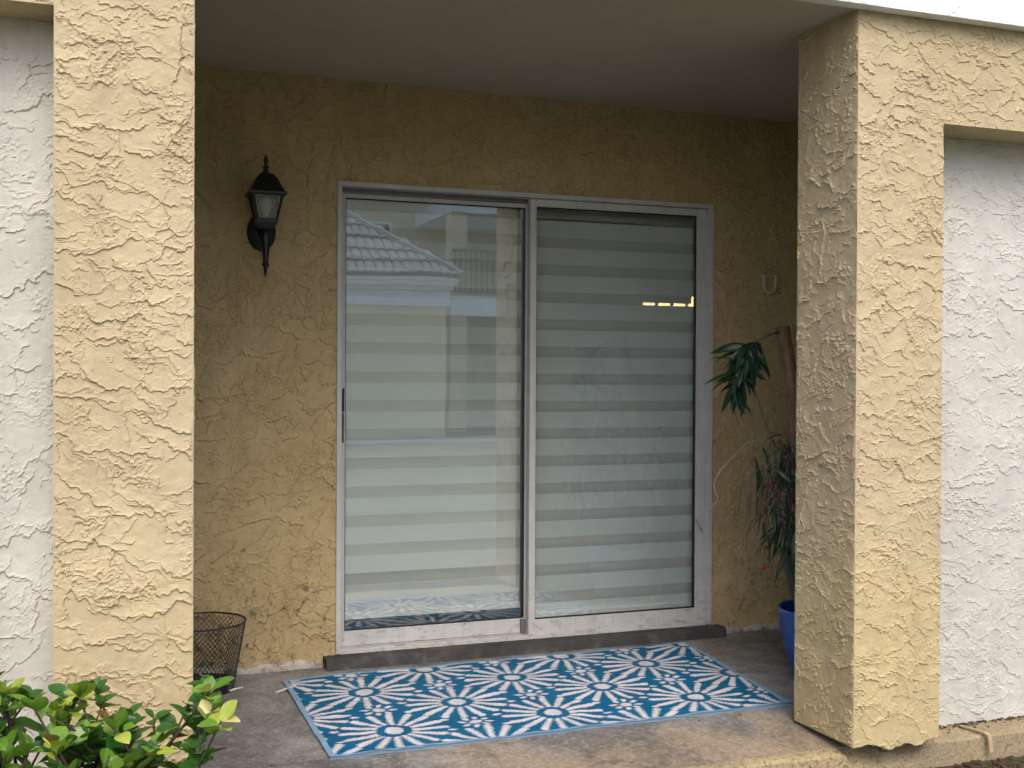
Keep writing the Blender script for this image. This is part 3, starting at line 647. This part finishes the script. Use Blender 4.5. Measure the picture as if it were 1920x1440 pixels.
# green shrub in front of the left pillar
SH = Vector((-1.06, -2.08, -.12))
shr = empty('shrub', SH, 'leafy green shrub with some yellow and reddish leaves, before the left pillar', 'shrub')
rl = random.Random(21); lm = {}
for key, mt in (('g', 'leaf_green'), ('d', 'leaf_dark'), ('l', 'leaf_lime'), ('y', 'leaf_yellow'), ('r', 'leaf_red')):
    lm[key] = [leaf_mesh('leaf', .070, .044, b_, f_, m_[mt], .75) for b_, f_ in ((-.25, .25), (.1, .4), (-.45, .15), (.2, .2))]
def topz(x): return .525 + .035 * math.sin(x * 9 + .5) + .03 * math.sin(x * 23) - max(0, x + .80) * .5 + (.05 if x < -1.15 else 0)
stems = MB(); tips = []
for s0 in ((-1.30, -2.10), (-1.12, -2.06), (-.93, -2.07), (-1.02, -2.2), (-.85, -2.12), (-1.22, -2.2)):
    base = Vector((s0[0], s0[1], -.13)); fork = base + Vector((rl.uniform(-.03, .03), rl.uniform(-.03, .03), rl.uniform(.28, .40)))
    stems.tube([base, base.lerp(fork, .5) + Vector((rl.uniform(-.02, .02), 0, 0)), fork], [.017, .013, .010], 7)
    for k in range(11):
        tx = fork.x + rl.uniform(-.19, .19); ty = fork.y + rl.uniform(-.18, .16)
        if tx > -.745: tx = -.745 - rl.uniform(0, .06)
        tz = topz(tx) - abs(rl.gauss(0, .07)) - .02; tip = Vector((tx, ty, tz)); mid = fork.lerp(tip, .5) + Vector((rl.uniform(-.03, .03), rl.uniform(-.03, .03), rl.uniform(-.02, .03)))
        stems.tube([fork, mid, tip], [.006, .004, .0022], 5); tips.append((tip, (tip - mid).normalized())); tips.append((mid.lerp(tip, .45), (tip - mid).normalized()))
stems.build('branches', m_['bark'], shr, smooth=True)
cand = []
for tip, d in tips:
    nl = rl.randint(5, 7); a0 = rl.uniform(0, 6.28)
    for k in range(nl):
        a = a0 + k * 2.4; el = rl.uniform(-.15, .9); o_ = Vector((math.cos(a) * math.cos(el), math.sin(a) * math.cos(el), math.sin(el)))
        dirv = (o_ + d * .45).normalized(); p = tip - d * rl.uniform(0, .045)
        cand.append((p, dirv, rl.uniform(-.8, .8), rl.uniform(.40, 1.0)))
# leaves nearest the viewer and the top show largest: those are single objects
cand.sort(key=lambda c: -(c[0].z * 1.0 - (c[0].y + 2.1) * .8)); big = cand[:295]; rest = cand[295:]
for p, d, ro, sc in big:
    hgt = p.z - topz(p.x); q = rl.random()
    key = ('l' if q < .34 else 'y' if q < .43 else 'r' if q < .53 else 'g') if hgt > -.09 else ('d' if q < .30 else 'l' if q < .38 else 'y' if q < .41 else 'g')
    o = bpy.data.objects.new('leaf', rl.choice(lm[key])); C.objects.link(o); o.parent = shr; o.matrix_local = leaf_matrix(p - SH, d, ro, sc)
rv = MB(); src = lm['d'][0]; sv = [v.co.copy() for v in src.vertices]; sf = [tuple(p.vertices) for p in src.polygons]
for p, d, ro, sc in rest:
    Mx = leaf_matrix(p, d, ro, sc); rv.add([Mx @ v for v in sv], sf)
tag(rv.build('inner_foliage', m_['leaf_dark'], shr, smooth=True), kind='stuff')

# ------------------------------------------------------------------ potted plants right of the door
PX, PY = 1.845, -.93
bpot = MB().lathe([(.125, .0), (.130, .004), (.165, .10), (.188, .20), (.197, .285), (.200, .298), (.196, .304), (.190, .300), (.186, .28), (.17, .19), (.02, .17)], (PX, PY), 48)
tag(bpot.build('blue_pot', m_['blue_glaze'], origin=(PX, PY, 0), smooth=True), 'tall glossy cobalt blue plant pot half hidden by the pillar', 'pot')
kpot = MB().lathe([(.120, .20), (.135, .24), (.170, .36), (.205, .50), (.21, .53), (.20, .53), (.17, .42), (.01, .42)], (PX + .02, PY), 40)
kp = empty('potted_plant', (PX + .02, PY, .18), 'dark leafy plant with red buds in a black pot set inside the blue pot', 'plant')
kpot.build('nursery_pot', m_['pot_black'], kp, smooth=True)
rp = random.Random(5)
longl = [leaf_mesh('leaf', .18, .023, b_, .3, m_['leaf_deep'], .1, 8) for b_ in (-.5, -.25, -.9)]
st = MB(); buds = []; dry = MB()
for i in range(22):
    b0 = Vector((PX + .02 + rp.uniform(-.08, .08), PY + rp.uniform(-.08, .08), .42)); tp = Vector((PX - .05 + rp.uniform(-.22, .3), PY + rp.uniform(-.15, .2), rp.uniform(.62, 1.08)))
    md = b0.lerp(tp, .5) + Vector((rp.uniform(-.03, .03), 0, .05)); st.tube([b0, md, tp], [.006, .004, .002], 5)
    for k in range(7):
        p = md.lerp(tp, rp.uniform(.1, 1)); a = rp.uniform(0, 6.28); o = bpy.data.objects.new('leaf', rp.choice(longl)); C.objects.link(o); o.parent = kp
        if math.cos(a) < -.2 and p.x < 1.62: a += math.pi
        o.matrix_local = leaf_matrix(p - kp.location, (math.cos(a), math.sin(a) - .2, rp.uniform(-.7, .5)), rp.uniform(-.5, .5), rp.uniform(.55, 1.0))
    if i % 2 == 0: buds.append(tp)
for i in range(60):     # dry hanging stems on the door side
    p0 = Vector((1.60 + rp.uniform(-.06, .12), PY + rp.uniform(-.1, .12), rp.uniform(.80, 1.0))); L = rp.uniform(.12, .36); sx = rp.uniform(-.10, .03)
    dry.tube([p0, p0 + Vector((sx * .7, 0, -L * .25)), p0 + Vector((sx, 0, -L))], [.0022, .0022, .001], 4)
    if i % 9 == 0: buds.append(p0 + Vector((sx, -.01, -L)))
for i in range(80):     # drooping leaves in the dark mass
    o = bpy.data.objects.new('leaf', rp.choice(longl)); C.objects.link(o); o.parent = kp; p = Vector((rp.uniform(1.50, 1.80), PY + rp.uniform(-.1, .12), rp.uniform(.62, 1.03)))
    o.matrix_local = leaf_matrix(p - kp.location, (rp.uniform(-.5, .6), rp.uniform(-.6, .3), rp.uniform(-1.1, -.1)), rp.uniform(-.9, .9), rp.uniform(.5, .95))
for i in range(26):     # low green leaves over the pot's edge
    o = bpy.data.objects.new('leaf', rp.choice(longl)); C.objects.link(o); o.parent = kp; p = Vector((1.66 + rp.uniform(-.05, .1), PY - .05 + rp.uniform(-.05, .05), rp.uniform(.55, .68)))
    o.matrix_local = leaf_matrix(p - kp.location, (-.55 + rp.uniform(-.3, .4), -.35 + rp.uniform(-.3, .3), -.9), rp.uniform(-.5, .5), rp.uniform(.6, .9))
for i in range(4):
    buds.append(Vector((1.56 + rp.uniform(-.05, .12), PY - .06, rp.uniform(.72, .98))))
st.build('stems', m_['dry_stem'], kp, smooth=True); dry.build('dry_stems', m_['dry_stem'], kp, smooth=True)
bme = MB()
for k in range(5):
    d = Vector((rp.uniform(-1, 1), rp.uniform(-1, .3), rp.uniform(-.6, 1))).normalized() * .024; bme.tube([(0, 0, 0), d * .5, d], [.0015, .005, .001], 5)
first = None
for b_ in buds:
    if first is None: first = o = bme.build('bud', m_['bud_red'], smooth=True); o.parent = kp
    else: o = first.copy(); C.objects.link(o)
    o.location = b_ - kp.location; o.rotation_euler = (rp.uniform(-1, 1), rp.uniform(-1, 1), rp.uniform(0, 6))
# bamboo culm with drooping leaf cluster
bb = empty('bamboo_plant', (1.98, -.74, 0), 'bamboo cane with a drooping cluster of long dark leaves above the potted plant', 'plant')
cane = MB().tube([(1.98, -.74, .0), (1.87, -.75, .72), (1.800, -.75, 1.16), (1.797, -.75, 1.175), (1.793, -.75, 1.19), (1.738, -.75, 1.46)], [.036, .034, .033, .036, .032, .031], 14)
cane.build('cane', m_['bamboo'], bb, smooth=True)
MB().tube([(1.722, -.76, 1.445), (1.66, -.765, 1.425), (1.59, -.765, 1.39), (1.54, -.765, 1.35), (1.525, -.765, 1.28), (1.53, -.765, 1.20)], [.006, .007, .006, .005, .004, .002], 6).build('branch', m_['dry_stem'], bb, smooth=True)
MB().tube([(1.55, -.765, 1.33), (1.60, -.77, 1.18), (1.63, -.79, 1.06), (1.67, -.83, .95)], [.003, .0025, .002, .002], 5).build('thin_stem', m_['dry_stem'], bb, smooth=True)
broad = [leaf_mesh('leaf', .17, .034, b_, .25, m_['leaf_deep'], .1, 8) for b_ in (-.4, -.15, -.7)]
nodes = [(1.60, 1.395), (1.57, 1.375), (1.545, 1.35), (1.53, 1.30), (1.528, 1.24)]
for i in range(96):
    nx_, nz_ = rp.choice(nodes); a = rp.gauss(-1.57, .75)
    if i > 86: a = rp.choice((2.9, 2.6, 3.3, -.5))
    d = (math.cos(a), rp.uniform(-.6, .4), math.sin(a)); o = bpy.data.objects.new('leaf', rp.choice(broad)); C.objects.link(o); o.parent = bb
    o.matrix_local = leaf_matrix(Vector((nx_, -.765, nz_)) - bb.location, d, rp.uniform(-1.2, 1.2), rp.uniform(.55, 1.0))
cp = [(2.10, -.32, .962), (1.965, -.3, .949), (1.90, -.3, .957), (1.85, -.3, .945), (1.794, -.3, .898), (1.74, -.3, .85), (1.697, -.3, .802), (1.680, -.3, .76), (1.683, -.3, .729), (1.700, -.3, .70), (1.712, -.28, .68), (1.69, -.2, .62), (1.70, -.1, .57), (1.79, -.012, .50)]
tag(MB().tube(cp, .0028, 6).build('loose_cable', m_['cable_white'], origin=(1.8, -.2, .5), smooth=True), 'thin white cable curling from the plant towards the door frame', 'cable')

# ------------------------------------------------------------------ buildings across the lot (seen mirrored in the glass)
GZ = -.12
gar = empty('garage_building', (2.4, -23, GZ), 'single storey cream building with grey tiled hip roof mirrored in the left pane', 'building')
gx0, gx1, gy0, gy1 = -1.8, 6.53, -27.3, -19.0
MB().box(gx0, gx1, gy0, gy1, GZ, 2.71).build('wall', m_['garage_wall'], gar)
tr_ = MB().box(gx0-.06, gx1+.06, gy0-.06, gy1+.06, 2.70, 3.03).box(gx0-.12, gx1+.12, gy0-.12, gy1+.12, 3.032, 3.13).box(gx0-.19, gx1+.19, gy0-.19, gy1+.19, 3.132, 3.22).box(gx0-.24, gx1+.24, gy0-.24, gy1+.24, 3.222, 3.30)
tr_.build('cornice', m_['trim_white'], gar)
e = .27; ez, pk = 3.31, math.tan(R(35)); run = (gy1 - gy0 + 2*e) / 2; rz = ez + run * pk
A = [(gx0-e, gy1+e, ez), (gx1+e, gy1+e, ez), (gx1+e, gy0-e, ez), (gx0-e, gy0-e, ez), (gx0-e+run, (gy0+gy1)/2, rz), (gx1+e-run, (gy0+gy1)/2, rz)]
roof = MB().add(A, [(0,1,5,4), (1,2,5), (2,3,4,5), (3,0,4), (3,2,1,0)]).build('roof', m_['roof_tile'], gar)
# barrel tiles on the slope that faces the porch
V = []; F = []; tw, tl = .20, .56
for j in range(2):
    for i in range(7):
        q = i / 6 * math.pi; V.append((tw/2 - tw/2 * math.cos(q), 0 if j == 0 else tl, .055 * math.sin(q) + (.045 if j == 0 else .0)))
for i in range(6): F.append((i, i+1, i+8, i+7))
F.append(tuple(range(6, -1, -1)))
tme = bpy.data.meshes.new('roof_tile'); tme.from_pydata(V, [], F); tme.materials.append(m_['roof_tile']); tme.update()
ang_ = R(35); cnt = 0; restt = MB()
for row in range(9):
    s_ = row * .50; y = gy1 + e - s_ * math.cos(ang_); z = ez + s_ * math.sin(ang_) + .02
    xr = gx1 + e - s_ * math.cos(ang_) - .05; xl = gx0 - e + s_ * math.cos(ang_)
    x = xr - tw
    while x > xl:
        Mx = Matrix.Translation((x, y, z)) @ Matrix.Rotation(math.pi, 4, 'Z') @ Matrix.Rotation(ang_, 4, 'X') @ Matrix.Translation((-tw, 0, 0))
        if x > 3.2 and cnt < 290:
            o = bpy.data.objects.new('roof_tile', tme); C.objects.link(o); o.parent = roof; o.matrix_local = Matrix.Translation(-gar.location) @ Mx if False else Mx; o.matrix_parent_inverse = Matrix.Translation(-gar.location); cnt += 1
        else: restt.add([Mx @ v.co for v in tme.vertices], F)
        x -= tw
o = restt.build('roof_tiles', m_['roof_tile'], roof); o['kind'] = 'stuff'
MB().tube([Vector(A[1]) + Vector((0, 0, .05)), Vector(A[5]) + Vector((0, 0, .05))], .11, 8).build('hip_ridge', m_['roof_tile'], roof)
ap = empty('apartment_building', (12, -26, GZ), 'beige apartment block with balconies and dark railings mirrored in the glass', 'building')
MB().box(1.0, 25, -34, -24.2, GZ, 8.6).build('wall', m_['apartment_wall'], ap)
for (z0, z1, yy) in ((2.63, 3.06, -21.0), (5.06, 5.45, -21.0)):
    MB().box(7.27, 24, -24.2, yy, z0, z1).build('balcony_slab', m_['trim_white'], ap)
for x in (7.27, 11.4, 15.5, 19.6, 23.5):
    MB().box(x, x + .42, -21.45, -21.03, GZ, 2.63).build('column', m_['apartment_wall'], ap); MB().box(x, x + .42, -21.45, -21.03, 3.06, 5.06).build('column', m_['apartment_wall'], ap)
for z0 in (3.06, 5.45):
    rl_ = MB().box(7.3, 24, -21.03, -20.98, z0 + 1.05, z0 + 1.11).box(7.3, 24, -21.03, -20.98, z0 + .86, z0 + .90).box(7.3, 24, -21.03, -20.98, z0 + .08, z0 + .12)
    x = 7.36
    while x < 24: rl_.box(x, x + .028, -21.02, -20.99, z0 + .12, z0 + 1.05); x += .14
    rl_.build('railing', m_['bronze_rail'], ap)
for z0 in (GZ + .2, 3.1, 5.9):
    for x in (2.4, 5.0, 9.9, 12.9, 16.8, 20.8):
        w_ = MB().box(x, x + 1.7, -24.21, -24.17, z0, z0 + 2.05).build('window', m_['trim_white'], ap)
        MB().box(x + .08, x + .80, -24.175, -24.15, z0 + .08, z0 + 1.97).box(x + .90, x + 1.62, -24.175, -24.15, z0 + .08, z0 + 1.97).build('pane', m_['dark_pane'], w_)
